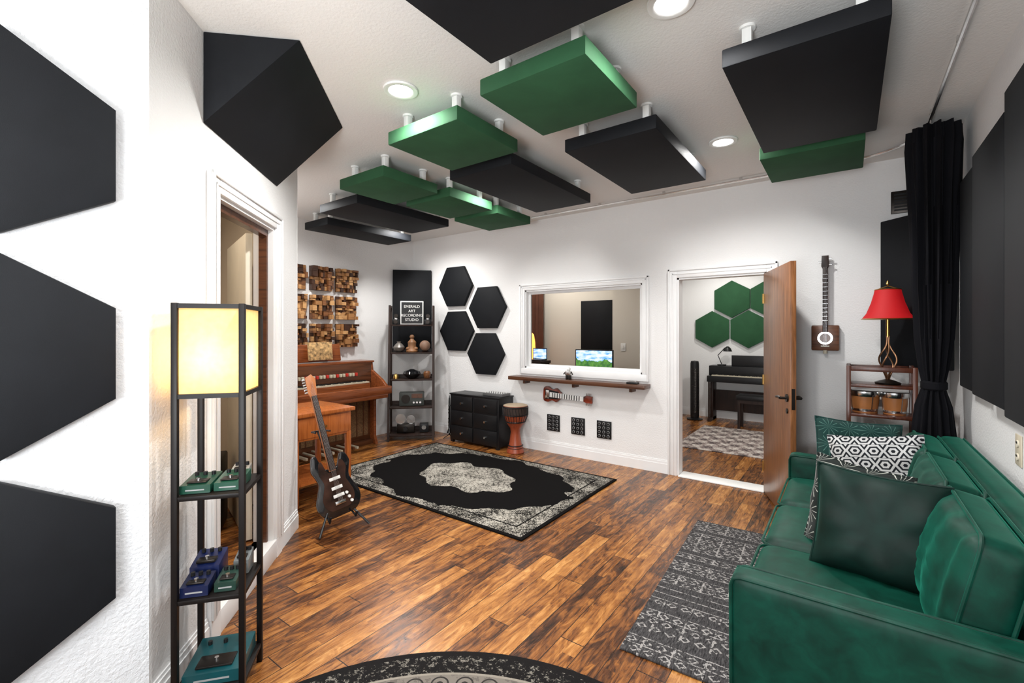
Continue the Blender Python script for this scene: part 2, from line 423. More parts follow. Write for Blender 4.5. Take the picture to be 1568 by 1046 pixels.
def rpanel(y0,y1,z0,z1,th=.09):
    b=B('rectangular_acoustic_panel'); b.box((-th,-(y1-y0)/2,-(z1-z0)/2),(0,(y1-y0)/2,(z1-z0)/2),M_blk,.008)
    b.done((XR-.001,(y0+y1)/2,(z0+z1)/2))
rpanel(3.51,3.93,1.16,2.42,.07); rpanel(2.82,3.45,1.16,2.44); rpanel(2.14,2.76,1.14,2.50,.1); rpanel(1.46,2.08,1.14,2.5,.1)
# ------------------------------------------------------------------ downlights and one added fill spot
M_emit=P('downlight_lens',(1,1,1),.5,emit=(1,.99,.97),es=18)
LP=98
def downlight_or_fill(x,y,e=LP,col=(1,.985,.96),z=H,vis=True):
    if vis:
        b=B('recessed_downlight'); b.lathe([(.068,0),(.095,0),(.100,-.006),(.096,-.014),(.075,-.016),(.068,-.012),(.066,-.004)],M_white)
        b.lathe([(0,-.003),(.066,-.003),(.066,-.008),(0,-.008)],M_emit); b.done((x,y,z-.001))
    l=D.lights.new('downlight_or_fill_lamp','SPOT'); l.energy=e; l.spot_size=math.radians(165); l.spot_blend=.6; l.shadow_soft_size=.07; l.color=col
    o=D.objects.new('downlight_or_fill_lamp',l); o.location=(x,y,z-.03); C.scene.collection.objects.link(o)
for x,y,e in ((-2.09,1.745,98),(-.75,3.63,98),(-.61,1.96,98),(-2.68,3.35,98),(-4.55,3.9,98),(-4.5,2.35,98),(-.5,.1,72),(-.9,-1.0,50)): downlight_or_fill(x,y,e,vis=(x,y)!=(-4.5,2.35))  # spot over the left recess is an added fill lamp without a fixture
downlight_or_fill(-3.9,6.0,85,(1,.94,.86)); downlight_or_fill(-.9,6.2,85,(1,.97,.92)); downlight_or_fill(-1.6,7.6,62,(1,.97,.92)); downlight_or_fill(-3.3,.6,52,(1,.85,.68))
# added fill light behind the camera, aimed up to brighten the ceiling
l=D.lights.new('ceiling_fill','AREA'); l.energy=95; l.size=.9; l.color=(.95,.98,1)
o=D.objects.new('ceiling_fill',l); o.location=(-.35,-1.1,1.3); o.rotation_euler=(math.radians(142),0,math.radians(30)); C.scene.collection.objects.link(o)
# ------------------------------------------------------------------ curtain track + curtain
b=B('curtain_track'); pts=[(-3.1,4.60,0),(-.2,4.60,0)]
for i in range(9):
    t_=i/8*pi/2; pts.append((-.05+.47*math.sin(t_),4.13+.47*math.cos(t_),0))
pts+=[(.42,3.4,0),(.42,-1.9,0)]
b.tube(pts,.011,M_chrome)
for x in (-2.9,-2.2,-1.5,-.8): b.box((x-.012,4.588,.0),(x+.012,4.612,.024),M_chrome)
for y in (3.9,3.0,2.2,1.2,.2): b.box((.408,y-.012,0),(.432,y+.012,.024),M_chrome)
b.done((0,0,H-.026))
b=B('black_curtain'); t=bmesh.new(); n=120; rings=[]
lv=[(2.835,.12,.16),(2.74,.125,.165),(2.3,.110,.155),(1.8,.100,.15),(1.45,.085,.13),(1.25,.065,.10),(1.16,.052,.075),(1.12,.052,.075),(1.0,.08,.105),(.75,.10,.14),(.4,.11,.155),(.02,.11,.16)]
for z,rx,ry in lv:
    ring=[]
    for i in range(n):
        th=2*pi*i/n; f=1+.16*math.sin(13*th+z*.9)+.07*math.sin(29*th-z*2)
        ring.append(t.verts.new((rx*f*math.cos(th),ry*f*math.sin(th),z)))
    rings.append(ring)
for a_,b_ in zip(rings,rings[1:]):
    for i in range(n): t.faces.new((a_[i],b_[i],b_[(i+1)%n],a_[(i+1)%n]))
t.faces.new(rings[0]); t.faces.new(rings[-1][::-1]); bmesh.ops.recalc_face_normals(t,faces=t.faces)
b.merge(t,M_curt,None,True)
b.lathe([(.060,-.03),(.068,-.02),(.068,.02),(.060,.03)],M_curt,(0,0,1.14),sy=1.4)
for i in range(6): b.tube([(-.03,-.13+.05*i,2.79),(-.03,-.13+.05*i,2.860)],.004,M_chrome,6)
b.done((.45,4.11,0))
# ------------------------------------------------------------------ rugs
def mat_rug1():
    m,nt,b=new_mat('medallion_rug'); oc,x,y,z=coords(nt); hx_,hy_=1.285,.83
    nx=x/hx_; ny=y/hy_
    wob=noise(nt,oc,4,4,.7)*.30-.15
    ax=(x*14).sin()*(y*14).sin()*.06
    e=(nx.sq()+ny.sq()).m('SQRT')+wob*.6+ax
    el=(nx.sq()*.82+ny.sq()*.82).m('SQRT')
    sp=noise(nt,comb(nt,x*1.6,y*2.6,0),42,6,.85); sp2=noise(nt,oc,6,3)
    motif=((x*52+(y*23).sin()*2).sin()*(y*52+(x*23).sin()*2).sin()).ab()
    spk=(sp+sp2*.25)
    cm=e.lt(.44)
    outer=(el+wob*.55+ax*.8).gt(.80)
    thr=((spk+motif*.06).gt(.640))*cm
    thr2=((spk+motif*.05).gt(.660))*outer
    on=thr.mx(thr2).mx(spk.gt(.84))
    bd=((x.ab()-hx_)*-1.0).mn((y.ab()-hy_)*-1.0)
    on=on*bd.gt(.03)
    band=(bd.gt(.15))*(bd.lt(.165)); on=on*(band*-1.0+1.0)
    nt.links.new(mixc(nt,on,(.006,.0055,.0055),(.44,.41,.355)),b.inputs['Base Color'])
    b.inputs['Roughness'].default_value=.95; b.inputs['Specular IOR Level'].default_value=.05; bump(nt,b,noise(nt,oc,300,2),.4,.003); return m
b=B('medallion_area_rug'); b.box((-1.285,-.83,0),(1.285,.83,.012),mat_rug1(),.003); b.done((-3.165,3.49,.001))
def mat_rug2():
    m,nt,b=new_mat('charcoal_runner'); oc,x,y,z=coords(nt)
    s=noise(nt,comb(nt,x*6,y*60,0),5,3,.7); s3=noise(nt,comb(nt,x*30,y*5,0),5,4,.75); s4=noise(nt,oc,60,3,.8)
    row=(y/.062).fl(); fy_=(y/.062).fr(); fx_=((x+row*.031)/.07).fr()
    dia=((fx_-.5).ab()+(fy_-.5).ab())
    ring=(dia.gt(.22))*(dia.lt(.40))
    line=(fy_.lt(.12)); ln2=((x/.14).fr()).lt(.07)
    rn=wnoise(nt,comb(nt,row,0.0,0.0)); alt=rn.gt(.35); alt2=rn.lt(.75)
    f=((ring*alt).mx(line*alt2).mx(ln2*alt))*(s4.gt(.48))
    base=ramp(nt,s3,[(.35,(.014,.013,.014)),(.55,(.060,.057,.058)),(.75,(.15,.145,.145))])
    nt.links.new(mixc(nt,f*.8,base,(.38,.36,.345)),b.inputs['Base Color'])
    b.inputs['Roughness'].default_value=.95; b.inputs['Specular IOR Level'].default_value=.1; bump(nt,b,s,.4,.003); return m
b=B('charcoal_patterned_rug'); b.box((-.5,-.87,0),(.5,.87,.010),mat_rug2(),.003); b.done((-.42,2.93,.001),math.radians(3))
def mat_rug3():
    m,nt,b=new_mat('round_rug'); oc,x,y,z=coords(nt)
    r=(x.sq()+y.sq()).m('SQRT'); th=y.m('ARCTAN2',x)
    sp=noise(nt,oc,45,5,.8); spl=noise(nt,oc,26,3,.7)
    dark=(.010,.009,.009)
    outer=mixc(nt,sp.gt(.57),dark,(.19,.175,.15))
    aw=(th*(60/(2*pi))).fr(); rw=((r-.945)/.115).fr()
    dd=((aw-.5).sq()+(rw-.5).sq()).m('SQRT')
    ring2=(dd.gt(.30))*(dd.lt(.37)); dot=dd.lt(.14)
    tile=mixc(nt,ring2.mx(dot),(.17,.15,.13),(.03,.027,.025))
    tile=mixc(nt,spl.gt(.56)*.4,tile,(.05,.045,.04))
    aw2=(th*(30/(2*pi))).fr(); r2=(r/.22).fr(); d2=((aw2-.5).sq()+(r2-.5).sq()).m('SQRT')
    inn=mixc(nt,((d2*7).fr()).lt(.45),(.15,.13,.115),(.04,.036,.033))
    c=mixc(nt,r.gt(.945),inn,tile); 
    c=mixc(nt,r.gt(1.06),c,outer)
    c=mixc(nt,(r.gt(1.055))*(r.lt(1.067)),c,(.24,.215,.18))
    c=mixc(nt,(r.gt(.935))*(r.lt(.95)),c,(.24,.215,.18))
    c=mixc(nt,r.gt(1.17),c,dark)
    nt.links.new(c,b.inputs['Base Color']); b.inputs['Roughness'].default_value=.95; b.inputs['Specular IOR Level'].default_value=.1
    bump(nt,b,noise(nt,oc,300,2),.4,.003); return m
b=B('round_medallion_rug'); b.lathe([(0,0),(1.2,0),(1.205,.005),(1.2,.011),(0,.011)],mat_rug3(),n=96); b.done((-.76,.59,.001))
# ------------------------------------------------------------------ sofa
b=B('green_velvet_sofa')
b.soft((.10,2.86,.225),(.82,2.06,.17),M_velvet,.02)
for x in (-.27,.45):
    for y in (1.88,3.84): b.cyl((x,y,.07),.018,.14,M_espr,r2=.028)
def arm(y0,y1):
    b.soft((.08,(y0+y1)/2,.37),(.86,y1-y0,.50),M_velvet,.03)
    for y in (y0+.006,y1-.006):
        b.tube([(-.346,y,.14),(-.348,y,.58),(-.340,y,.605),(-.315,y,.614),(.47,y,.614)],.006,M_velvet)
arm(1.80,1.915); arm(3.805,3.92)
b.soft((.505,2.86,.495),(.13,2.12,.71),M_velvet,.045)
b.tube([(.447,1.82,.838),(.447,3.90,.838)],.006,M_velvet)
b.tube([(.563,1.82,.838),(.563,3.90,.838)],.006,M_velvet)
for i in range(3):
    yc=2.231+.629*i
    b.soft((-.02,yc,.392),(.66,.620,.165),M_velvet,.055,18,None,.028,0,.005)
    b.piping(.665,.625,.062,.006,M_velvet,tf((-.02,yc,.392)),.05); b.piping(.665,.625,-.062,.006,M_velvet,tf((-.02,yc,.392)),.05)
    BM=tf((.335,yc,.672),0,math.radians(-78),0)
    b.soft((0,0,0),(.40,.612,.15),M_velvet,.05,20,BM,.035,0,.007,.018)
    b.piping(.405,.617,.058,.006,M_velvet,BM,.05); b.piping(.405,.617,-.058,.006,M_velvet,BM,.05)
b.done()
def mat_star(name,base,line,sz=.11,wd=.20):
    m,nt,b=new_mat(name); oc,x,y,z=coords(nt)
    u=(x/sz); v=(z/sz); fx_=u.fr()-.5; fy_=v.fr()-.5
    th=fy_.m('ARCTAN2',fx_); rad=(fx_.sq()+fy_.sq()).m('SQRT')
    ray=((th*6).sin().ab()).lt(wd); f=ray*rad.lt(.50)
    nt.links.new(mixc(nt,f,base,line),b.inputs['Base Color']); b.inputs['Roughness'].default_value=.8
    b.inputs['Sheen Weight'].default_value=.1; b.inputs['Specular IOR Level'].default_value=.2; return m
def mat_maze(name):
    m,nt,b=new_mat(name); oc,x,y,z=coords(nt)
    s=.085; row=(z/(s*.87)).fl(); xx=(x+(row*.5).fr()*s)
    fx_=(xx/s).fr()-.5; fy_=(z/(s*.87)).fr()-.5
    d=(fx_.ab()*.866+fy_.ab()*.5).mx(fy_.ab())
    f=((d*4.2).fr()).lt(.45)
    nt.links.new(mixc(nt,f,(.50,.50,.50),(.012,.014,.018)),b.inputs['Base Color']); b.inputs['Roughness'].default_value=.85; b.inputs['Specular IOR Level'].default_value=.2; return m
M_star=mat_star('teal_starburst_fabric',(.005,.034,.030),(.08,.17,.145)); M_star2=mat_star('black_starburst_fabric',(.006,.010,.009),(.40,.41,.37),.12,.24); M_maze=mat_maze('maze_print_fabric')
def pil(name,m,loc,w,h,th,rx,rz,ry=0):
    b=B(name); b.pillow(w,h,th,m,Matrix.Identity(4)); return b.done(loc,rot=(rx,ry,rz))
pil('throw_pillow',M_star,(.04,3.64,.70),.46,.46,.15,-.28,.22,.06)
pil('throw_pillow',M_maze,(.13,3.30,.70),.44,.42,.15,-.35,-.10,-.15)
pil('throw_pillow',M_velvetd,(.09,2.42,.685),.44,.44,.18,-.20,-.12,.04)
pil('throw_pillow',M_star2,(.02,2.60,.68),.43,.43,.13,-.22,-.62,0)
# ------------------------------------------------------------------ floor lamp with shelves
M_shade=D.materials.new('paper_shade'); M_shade.use_nodes=True; nt=M_shade.node_tree; nt.nodes.clear()
out=nt.nodes.new('ShaderNodeOutputMaterial'); mx=nt.nodes.new('ShaderNodeMixShader'); tr=nt.nodes.new('ShaderNodeBsdfTranslucent'); df=nt.nodes.new('ShaderNodeBsdfDiffuse')
oc,x,y,z=coords(nt); pc=ramp(nt,noise(nt,oc,40,3),[(.3,(.82,.70,.48)),(.7,(.88,.77,.56))])
nt.links.new(pc,tr.inputs[0]); nt.links.new(ramp(nt,noise(nt,oc,40,3),[(.3,(.55,.40,.20)),(.7,(.60,.45,.24))]),df.inputs[0]); mx.inputs[0].default_value=.40
nt.links.new(tr.outputs[0],mx.inputs[1]); nt.links.new(df.outputs[0],mx.inputs[2]); nt.links.new(mx.outputs[0],out.inputs[0])
b=B('shelf_floor_lamp'); w,d_=.235,.25
for x in (0,w):
    for y in (0,d_): b.box((x-.011,y-.011,0),(x+.011,y+.011,1.61),M_dark,.002)
for z in (.07,.43,.835): b.box((-.008,-.008,z),(w+.008,d_+.008,z+.018),M_dark,.002)
for z in (1.235,1.59):
    for (lo,hi) in [((0,-.008,z),(w,.008,z+.018)),((0,d_-.008,z),(w,d_+.008,z+.018)),((-.008,0,z),(.008,d_,z+.018)),((w-.008,0,z),(w+.008,d_,z+.018))]: b.box(lo,hi,M_dark)
t=bmesh.new()
for (p,q) in [((.01,.004),(w-.01,.004)),((.01,d_-.004),(w-.01,d_-.004)),((.004,.01),(.004,d_-.01)),((w-.004,.01),(w-.004,d_-.01))]:
    t.faces.new([t.verts.new((p[0],p[1],1.245)),t.verts.new((q[0],q[1],1.245)),t.verts.new((q[0],q[1],1.60)),t.verts.new((p[0],p[1],1.60))])
b.merge(t,M_shade)
b.cyl((w/2,d_/2,1.30),.018,.06,M_white); b.tube([(0,d_/2,1.245),(w/2,d_/2,1.27),(w,d_/2,1.245)],.004,M_metal)
b.tube([(0,d_+.012,.9),(-.01,d_+.014,.5),(-.015,d_+.012,.02)],.003,M_black,6)
camA=math.radians(36.45)
lx,ly=-2.113,.652
rzL=camA+math.radians(14.6)
b.done((lx,ly,0),rzL)
LM=Matrix.Translation((lx,ly,0))@Matrix.Rotation(rzL,4,'Z')
def lp(x,y,z): return LM@Vector((x,y,z))
l=D.lights.new('floor_lamp_bulb','POINT'); l.energy=4.8; l.color=(1,.60,.22); l.shadow_soft_size=.035
o=D.objects.new('floor_lamp_bulb',l); o.location=lp(w/2,d_/2,1.38); C.scene.collection.objects.link(o)
def pedal(name,x,y,z,sx,sy,sz,col,rz=0):
    m=P(name+'_paint_'+str(col),col,.35,coat=.2); b=B(name)
    t=[(-sy/2,0),(sy/2,0),(sy/2,sz),(-sy/2,sz*.72)]
    b.prism(t,-sx/2,sx/2,m,.003,SWAP)
    for i in (-1,0,1): b.cyl((i*sx*.28,sy*.28,sz+.004),.008,.014,M_black)
    b.box((-sx*.32,-sy*.4,sz*.8),(sx*.32,-sy*.05,sz*.93),M_metal,.003); b.cyl((0,-sy*.22,sz*.95),.008,.018,M_chrome)
    b.box((-sx*.30,-sy*.5-.001,sz*.25),(sx*.30,-sy*.5+.001,sz*.36),M_gray)
    p=lp(x,y,z); b.done(p,rzL+rz)
pedal('guitar_effects_pedal',.060,.09,.855,.11,.14,.045,(.006,.050,.030)); pedal('guitar_effects_pedal',.172,.10,.855,.10,.14,.045,(.008,.060,.036)); pedal('guitar_effects_pedal',.17,.212,.855,.07,.06,.05,(.3,.3,.28))
pedal('guitar_effects_pedal',.060,.055,.45,.10,.09,.055,(.004,.009,.045)); pedal('guitar_effects_pedal',.060,.17,.45,.11,.11,.095,(.006,.012,.06)); pedal('guitar_effects_pedal',.165,.08,.45,.08,.11,.05,(.010,.035,.025)); pedal('guitar_effects_pedal',.185,.195,.45,.06,.08,.08,(.14,.15,.15))
pedal('wah_pedal',.12,.12,.09,.21,.21,.065,(.004,.06,.07))
# ------------------------------------------------------------------ vestibule contents
b=B('door_2'); b.box((0,-.02,.13),(.76,.02,2.14),M_cream,.003); b.cyl((.70,.05,1.1),.025,.05,M_brass,1); b.cyl((.70,-.05,1.1),.025,.05,M_brass,1)
q=ap(1.29,-.15); b.done((q.x,q.y,0),math.radians(166))
b=B('rectangular_acoustic_panel'); b.box((-.03,-.22,-.42),(0.03,.22,.42),M_blk,.006); b.done((-4.668,1.46,2.13))
b=B('guitar_amplifier'); b.box((-.28,-.14,0),(.28,.14,.5),M_black,.012); b.box((-.25,-.15,.03),(.25,-.138,.36),P('grille_cloth',(.05,.035,.025),.9),.003); b.box((-.25,-.15,.39),(.25,-.14,.47),M_organd)
for i in range(6): b.cyl((-.2+.08*i,-.155,.43),.012,.02,M_white,1)
b.tube([(-.08,0,.5),(-.07,0,.54),(.07,0,.54),(.08,0,.5)],.008,M_brass)
b.done((-3.72,1.16,.12),math.radians(60))
# ------------------------------------------------------------------ organ
b=B('electric_organ'); Lo=1.36; y0,y1=-Lo/2,Lo/2
b.box((0,y0,0),(.34,y1,.06),M_organd,.004)
b.box((.02,y0+.02,.06),(.28,y1-.02,.66),M_organd,.004)
for y in (y0,y1-.04): b.prism([(0,0),(.40,0),(.36,.1),(.36,.58),(.62,.68),(.62,.78),(.52,.86),(.30,.98),(.28,1.10),(0,1.10)],y,y+.04,M_organ,.004)
b.box((.0,y0+.04,.64),(.66,y1-.04,.70),M_organ,.006)
b.box((.60,y0-.01,.69),(.67,y1+.01,.79),M_organ,.008)
b.box((.0,y0+.04,.70),(.30,y1-.04,1.08),M_organd,.004); b.box((-.0,y0-.012,1.08),(.30,y1+.012,1.105),M_organ,.004)
for k,(xx,zz) in enumerate(((.44,.74),(.30,.83))):
    b.box((xx-.02,y0+.1,.70),(xx+.15,y1-.16,zz),M_organ)
    nk=44; ww=(Lo-.26)/nk
    for i in range(nk): b.box((xx,y0+.1+i*ww+.001,zz),(xx+.13,y0+.1+(i+1)*ww-.001,zz+.014),M_ivory)
    for i in range(nk-1):
        if i%7 not in (2,6): b.box((xx,y0+.1+(i+.68)*ww,zz+.014),(xx+.08,y0+.1+(i+1.32)*ww,zz+.026),M_black)
for i in range(22): b.box((.30,y0+.12+i*.045,.92),(.335,y0+.145+i*.045,.96),M_ivory if i%3 else P('red_tab',(.5,.03,.02),.4),.002)
b.box((.281,y0+.35,.12),(.288,y1-.08,.58),P('speaker_cloth',(.16,.085,.035),.9,var=.4,vs=60),.002)
for i in range(9): b.box((.288,y0+.4+i*.1,.12),(.296,y0+.412+i*.1,.58),M_organd)
for i in range(13): b.box((.30,y0+.25+i*.055,.045),(.58,y0+.275+i*.055,.075),M_organd if i%2 else M_ivory,.003)
b.box((.0,-.36,1.10),(.03,.28,1.32),M_organ,.01,tf((.16,0,0),0,-.18,0) @ tf((.18,0,0)))
b.box((.10,-.2,0),(.115,.12,.22),P('sheet_music',(.42,.26,.11),.8,var=.7,vs=30),.001,tf((-.0,0,1.115),0,-.12,0)@tf((.12,0,0)))
b.done((XL+.025,3.17,0))
b=B('wooden_writing_desk')
b.box((-.30,-.30,.765),(.30,.30,.80),M_desk,.008); b.box((-.27,-.27,.56),(.27,.27,.765),M_desk,.004)
b.box((.27,-.24,.58),(.278,.24,.75),M_desk,.004); b.cyl((.29,0,.665),.012,.024,M_brass,0)
for x in (-.25,.25):
    for y in (-.25,.25): b.box((x-.022,y-.022,0),(x+.022,y+.022,.58),M_desk,.004)
b.box((-.27,-.275,0),(.27,-.255,.58),M_desk)
b.box((-.27,-.27,.18),(.27,.27,.2),M_desk)
b.done((-4.00,2.26,0))
# ------------------------------------------------------------------ wood diffusers
WD=[wood('reclaimed_wood_%d'%i,c1,c2,1,.4) for i,(c1,c2) in enumerate([((.08,.026,.009),(.20,.078,.026)),((.18,.075,.025),(.32,.15,.052)),((.018,.007,.004),(.055,.020,.008)),((.32,.15,.05),(.52,.29,.12))])]
for r_ in range(3):
    for c_ in range(3):
        b=B('wood_block_diffuser'); b.box((0,-.154,-.154),(.012,.154,.154),WD[2])
        stack=[(-.154,-.154,.154,.154)]; rects=[]
        while stack:
            a0,c0,a1,c1=stack.pop(); wA,hA=a1-a0,c1-c0
            if max(wA,hA)<.06 or (max(wA,hA)<.09 and random.random()<.35): rects.append((a0,c0,a1,c1)); continue
            if wA>hA: s_=a0+wA*random.uniform(.3,.7); stack+=[(a0,c0,s_,c1),(s_,c0,a1,c1)]
            else: s_=c0+hA*random.uniform(.3,.7); stack+=[(a0,c0,a1,s_),(a0,s_,a1,c1)]
        for (a0,c0,a1,c1) in rects: b.box((.012,a0+.002,c0+.002),(.018+random.random()*.085,a1-.002,c1-.002),random.choice(WD))
        b.done((XL+.001,2.91+.362*c_,1.44+.366*r_))
# ------------------------------------------------------------------ ladder shelf with items
b=B('ladder_bookshelf'); W=.60
for x in (-W/2,W/2):
    b.prism([( -.0,0),(.045,0),(.245,1.86),(.20,1.86)],x-.014,x+.014,M_espr,0,SWAP)
    b.box((x-.014,.36,0),(x+.014,.395,1.86),M_espr,.002)
    b.box((x-.012,.20,1.80),(x+.012,.39,1.83),M_espr)
SZ=[.08,.45,.83,1.20,1.59]
for z in SZ:
    b.box((-W/2+.014,.03+.20*z/1.86,z-.02),(W/2-.014,.385,z),M_espr,.002); b.box((-W/2+.014,.385,z),(W/2-.014,.395,z+.05),M_espr)
SL=(-4.80,4.18); SR=pi/4
b.done((*SL,0),SR)
SM=Matrix.Translation((*SL,0))@Matrix.Rotation(SR,4,'Z')
def sh(b,x,y,z,rz=0): return b.done(SM@Vector((x,y,z)),SR+rz)
b=B('letter_board_sign'); b.box((-.16,-.012,0),(.16,.012,.33),M_white,.003); b.box((-.145,-.016,.015),(.145,-.011,.315),M_black)
sign=sh(b,0,.26,1.593); 
for i,tx in enumerate(('EMERALD','ART','RECORDING','STUDIO')):
    cu=D.curves.new('sign_text','FONT'); cu.body=tx; cu.size=.052; cu.align_x='CENTER'; cu.extrude=.001
    cu.materials.append(M_white); o=D.objects.new('sign_text_%d'%i,cu); C.scene.collection.objects.link(o)
    o.parent=sign; o.location=(0,-.018,.235-.062*i); o.rotation_euler=(pi/2,0,0)
def vcam(x,z,s=1):
    b=B('vintage_camera'); b.box((-.05,-.03,0),(.05,.03,.07),M_black,.006); b.cyl((0,-.05,.035),.027,.05,M_metal,1); b.box((-.02,-.02,.07),(.02,.02,.09),M_chrome,.003); b.cyl((0,-.0,.12),.028,.05,M_metal,1); sh(b,x,.28,z)
vcam(-.22,1.593); vcam(.22,1.593)
CW=P('carved_wood',(.24,.11,.045),.5,var=.3)
b=B('wooden_buddha_statue'); b.lathe([(.08,0),(.085,.02),(.06,.05),(.055,.10),(.06,.14),(.03,.175),(.02,.19)],CW); b.ball((0,0,.215),.033,CW); b.ball((-.05,-.02,.05),.035,CW,(1,1,.7)); b.ball((.05,-.02,.05),.035,CW,(1,1,.7)); sh(b,0,.27,1.203)
b=B('terracotta_globe'); b.lathe([(.04,0),(.045,.008),(.02,.02)],M_espr); b.ball((0,0,.09),.075,P('terracotta',(.26,.15,.10),.6,var=.4)); sh(b,.18,.27,1.203)
b=B('silver_vase'); b.lathe([(.03,0),(.07,.03),(.08,.07),(.05,.11),(.025,.13),(.03,.15)],P('pewter',(.22,.20,.18),.4,.5)); sh(b,-.18,.27,1.203)
b=B('dark_bowl'); b.lathe([(.05,0),(.09,.03),(.125,.07),(.11,.10),(.05,.12),(.03,.13)],M_gloss); sh(b,0,.245,.833)
b=B('small_brass_bell'); b.lathe([(.04,0),(.035,.04),(.02,.06),(.005,.07)],M_brass); sh(b,-.22,.25,.833)
b=B('wooden_jar'); b.lathe([(.035,0),(.05,.03),(.05,.08),(.03,.10)],WD[0]); sh(b,.21,.25,.833)
b=B('vintage_radio'); b.box((-.17,-.06,0),(.17,.06,.19),P('radio_case',(.04,.045,.04),.5),.008); b.cyl((-.08,-.063,.1),.06,.01,M_metal,1); b.box((.0,-.066,.11),(.15,-.058,.17),M_organd)
for i in range(3): b.cyl((.03+.045*i,-.07,.05),.014,.02,M_chrome,1)
sh(b,0,.24,.453)
b=B('projector_reel_machine'); b.box((-.12,-.06,0),(.12,.06,.12),M_metal,.008); b.cyl((-.07,-.02,.19),.07,.015,M_chrome,1); b.cyl((.07,-.02,.18),.06,.015,M_chrome,1); b.cyl((.0,-.09,.06),.03,.07,M_black,1); sh(b,-.08,.22,.083)
b=B('small_box_camera'); b.box((-.06,-.05,0),(.06,.05,.12),M_black,.005); b.cyl((0,-.055,.07),.03,.02,M_chrome,1); sh(b,.17,.22,.083)
# ------------------------------------------------------------------ dresser, djembe, stand
b=B('black_dresser'); b.box((-.42,-.15,.03),(.42,.15,.64),M_black,.004); b.box((-.43,-.16,.64),(.43,.155,.66),M_black,.004)
for x in (-.39,.39):
    for y in (-.13,.13): b.box((x-.02,y-.02,0),(x+.02,y+.02,.03),M_black)
for c_ in range(2):
    for r_ in range(3):
        xx=-.205+.41*c_; zz=.135+.20*r_
        b.box((xx-.19,-.162,zz-.09),(xx+.19,-.15,zz+.09),M_black,.004)
        b.cyl((xx,-.172,zz),.014,.022,M_chrome,1)
b.done((-3.96,4.665,0))
b=B('audio_mixer'); b.box((-.16,-.09,0),(.16,.09,.035),P('gray_mixer',(.10,.10,.10),.4),.005)
for i in range(8):
    for j in range(3): b.cyl((-.13+.037*i,-.06+.05*j,.04),.007,.014,M_white)
b.done((-3.70,4.67,.661))
M_djb=wood('djembe_wood',(.18,.027,.011),(.30,.062,.023),2,.35)
b=B('djembe_drum'); b.lathe([(.105,0),(.11,.01),(.075,.12),(.058,.25),(.065,.30),(.12,.38),(.15,.47),(.152,.58),(.148,.585),(.14,.55)],M_djb); b.lathe([(0,.585),(.14,.588),(.150,.584),(.152,.575)],P('goat_skin',(.40,.31,.21),.6))
b.lathe([(.151,.47),(.1535,.50),(.1545,.575),(.151,.578)],P('dark_wrap',(.03,.015,.01),.7))
for zz in (.47,.565): b.lathe([(.152,zz-.008),(.162,zz),(.152,zz+.008)],M_black)
for i in range(26):
    a_=2*pi*i/26; a2=a_+pi/26
    b.tube([(.159*math.cos(a_),.159*math.sin(a_),.56),(.157*math.cos(a2),.157*math.sin(a2),.47),(.128*math.cos(a2),.128*math.sin(a2),.385)],.003,M_black,5)
b.lathe([(.122,.375),(.132,.385),(.126,.392)],M_black)
for zz in (.06,.09): b.lathe([(.093,zz-.005),(.098,zz),(.091,zz+.005)],M_black)
b.done((-3.33,4.58,0))
b=B('clarinet_on_stand'); 
for i in range(3): b.tube([(0,0,.06),(.09*math.cos(i*2.1),.09*math.sin(i*2.1),.006)],.006,M_metal)
b.tube([(0,0,.05),(0,0,.10)],.012,M_metal); b.lathe([(.04,.08),(.03,.10),(.016,.14),(.014,.45),(.017,.455),(.014,.47),(.012,.56),(.006,.60)],M_gloss,n=16)
for z in (.18,.23,.28,.36,.41): b.cyl((0,-.017,z),.008,.006,M_chrome,1)
b.done((-4.50,4.62,0))
# ------------------------------------------------------------------ guitars
def guitar_body():
    h=[(0,0),(.10,.005),(.155,.06),(.165,.13),(.135,.21),(.115,.27),(.13,.33),(.145,.38),(.125,.44),(.095,.455),(.075,.42),(.055,.375),(.028,.36)]
    pts=h+[(-x,z) for x,z in h[::-1] if x>0]
    pts=[(x,z+(.03 if (x<-.08 and z>.40) else 0)) for x,z in pts]
    return spline(pts,5)
def strat(b,mbody,mpg,mneck,M,wide=1.0):
    out=[(x*wide,z) for x,z in guitar_body()]
    b.prism(out,-.022,.022,mbody,.006,M)
    b.prism([(x*.72*wide,.05+z*.78) for x,z in out],-.026,-.022,mpg,0,M)
    b.prism([(-.026,.34),(.026,.34),(.021,.93),(-.021,.93)],-.034,-.010,mneck,.002,M)
    b.prism([(-.024,.345),(.024,.345),(.020,.93),(-.020,.93)],-.040,-.034,M_espr,0,M)
    b.prism([(-.021,.92),(.021,.92),(.03,.95),(.045,1.06),(.02,1.10),(-.03,1.08),(-.035,.96)],-.026,-.012,mneck,.002,M)
    for i in range(6):
        b.cyl((-.045,-.019,.965+.02*i),.007,.02,M_chrome,0,12,None,0,M); x=-.016+.0064*i
        b.tube([(x,-.043,.10),(x*.9,-.043,.93),(x*.9,-.030,.97+.015*i)],.0007,M_chrome,4,M)
    for z in (.15,.21,.28): b.box((-.042*wide,-.034,z-.012),(.042*wide,-.026,z+.012),M_white,.003,M)
    b.box((-.04*wide,-.036,.085),(.04*wide,-.024,.11),M_chrome,.002,M)
    for i in range(3): b.cyl((.06*wide+.012*i,-.032,.15-.035*i),.011,.014,M_white,1,16,None,0,M)
    for i in range(15): b.box((-.022,-.041,.42+.033*i),(.022,-.0395,.4215+.033*i),M_chrome,0,M)
b=B('electric_guitar_on_stand')
GM=tf((.02,0,.10),math.radians(-14),math.radians(-9),0)
strat(b,M_gloss,P('pickguard_brown',(.04,.018,.012),.2,var=.8,vs=6),wood('maple_neck',(.34,.10,.030),(.50,.18,.06),2),GM)
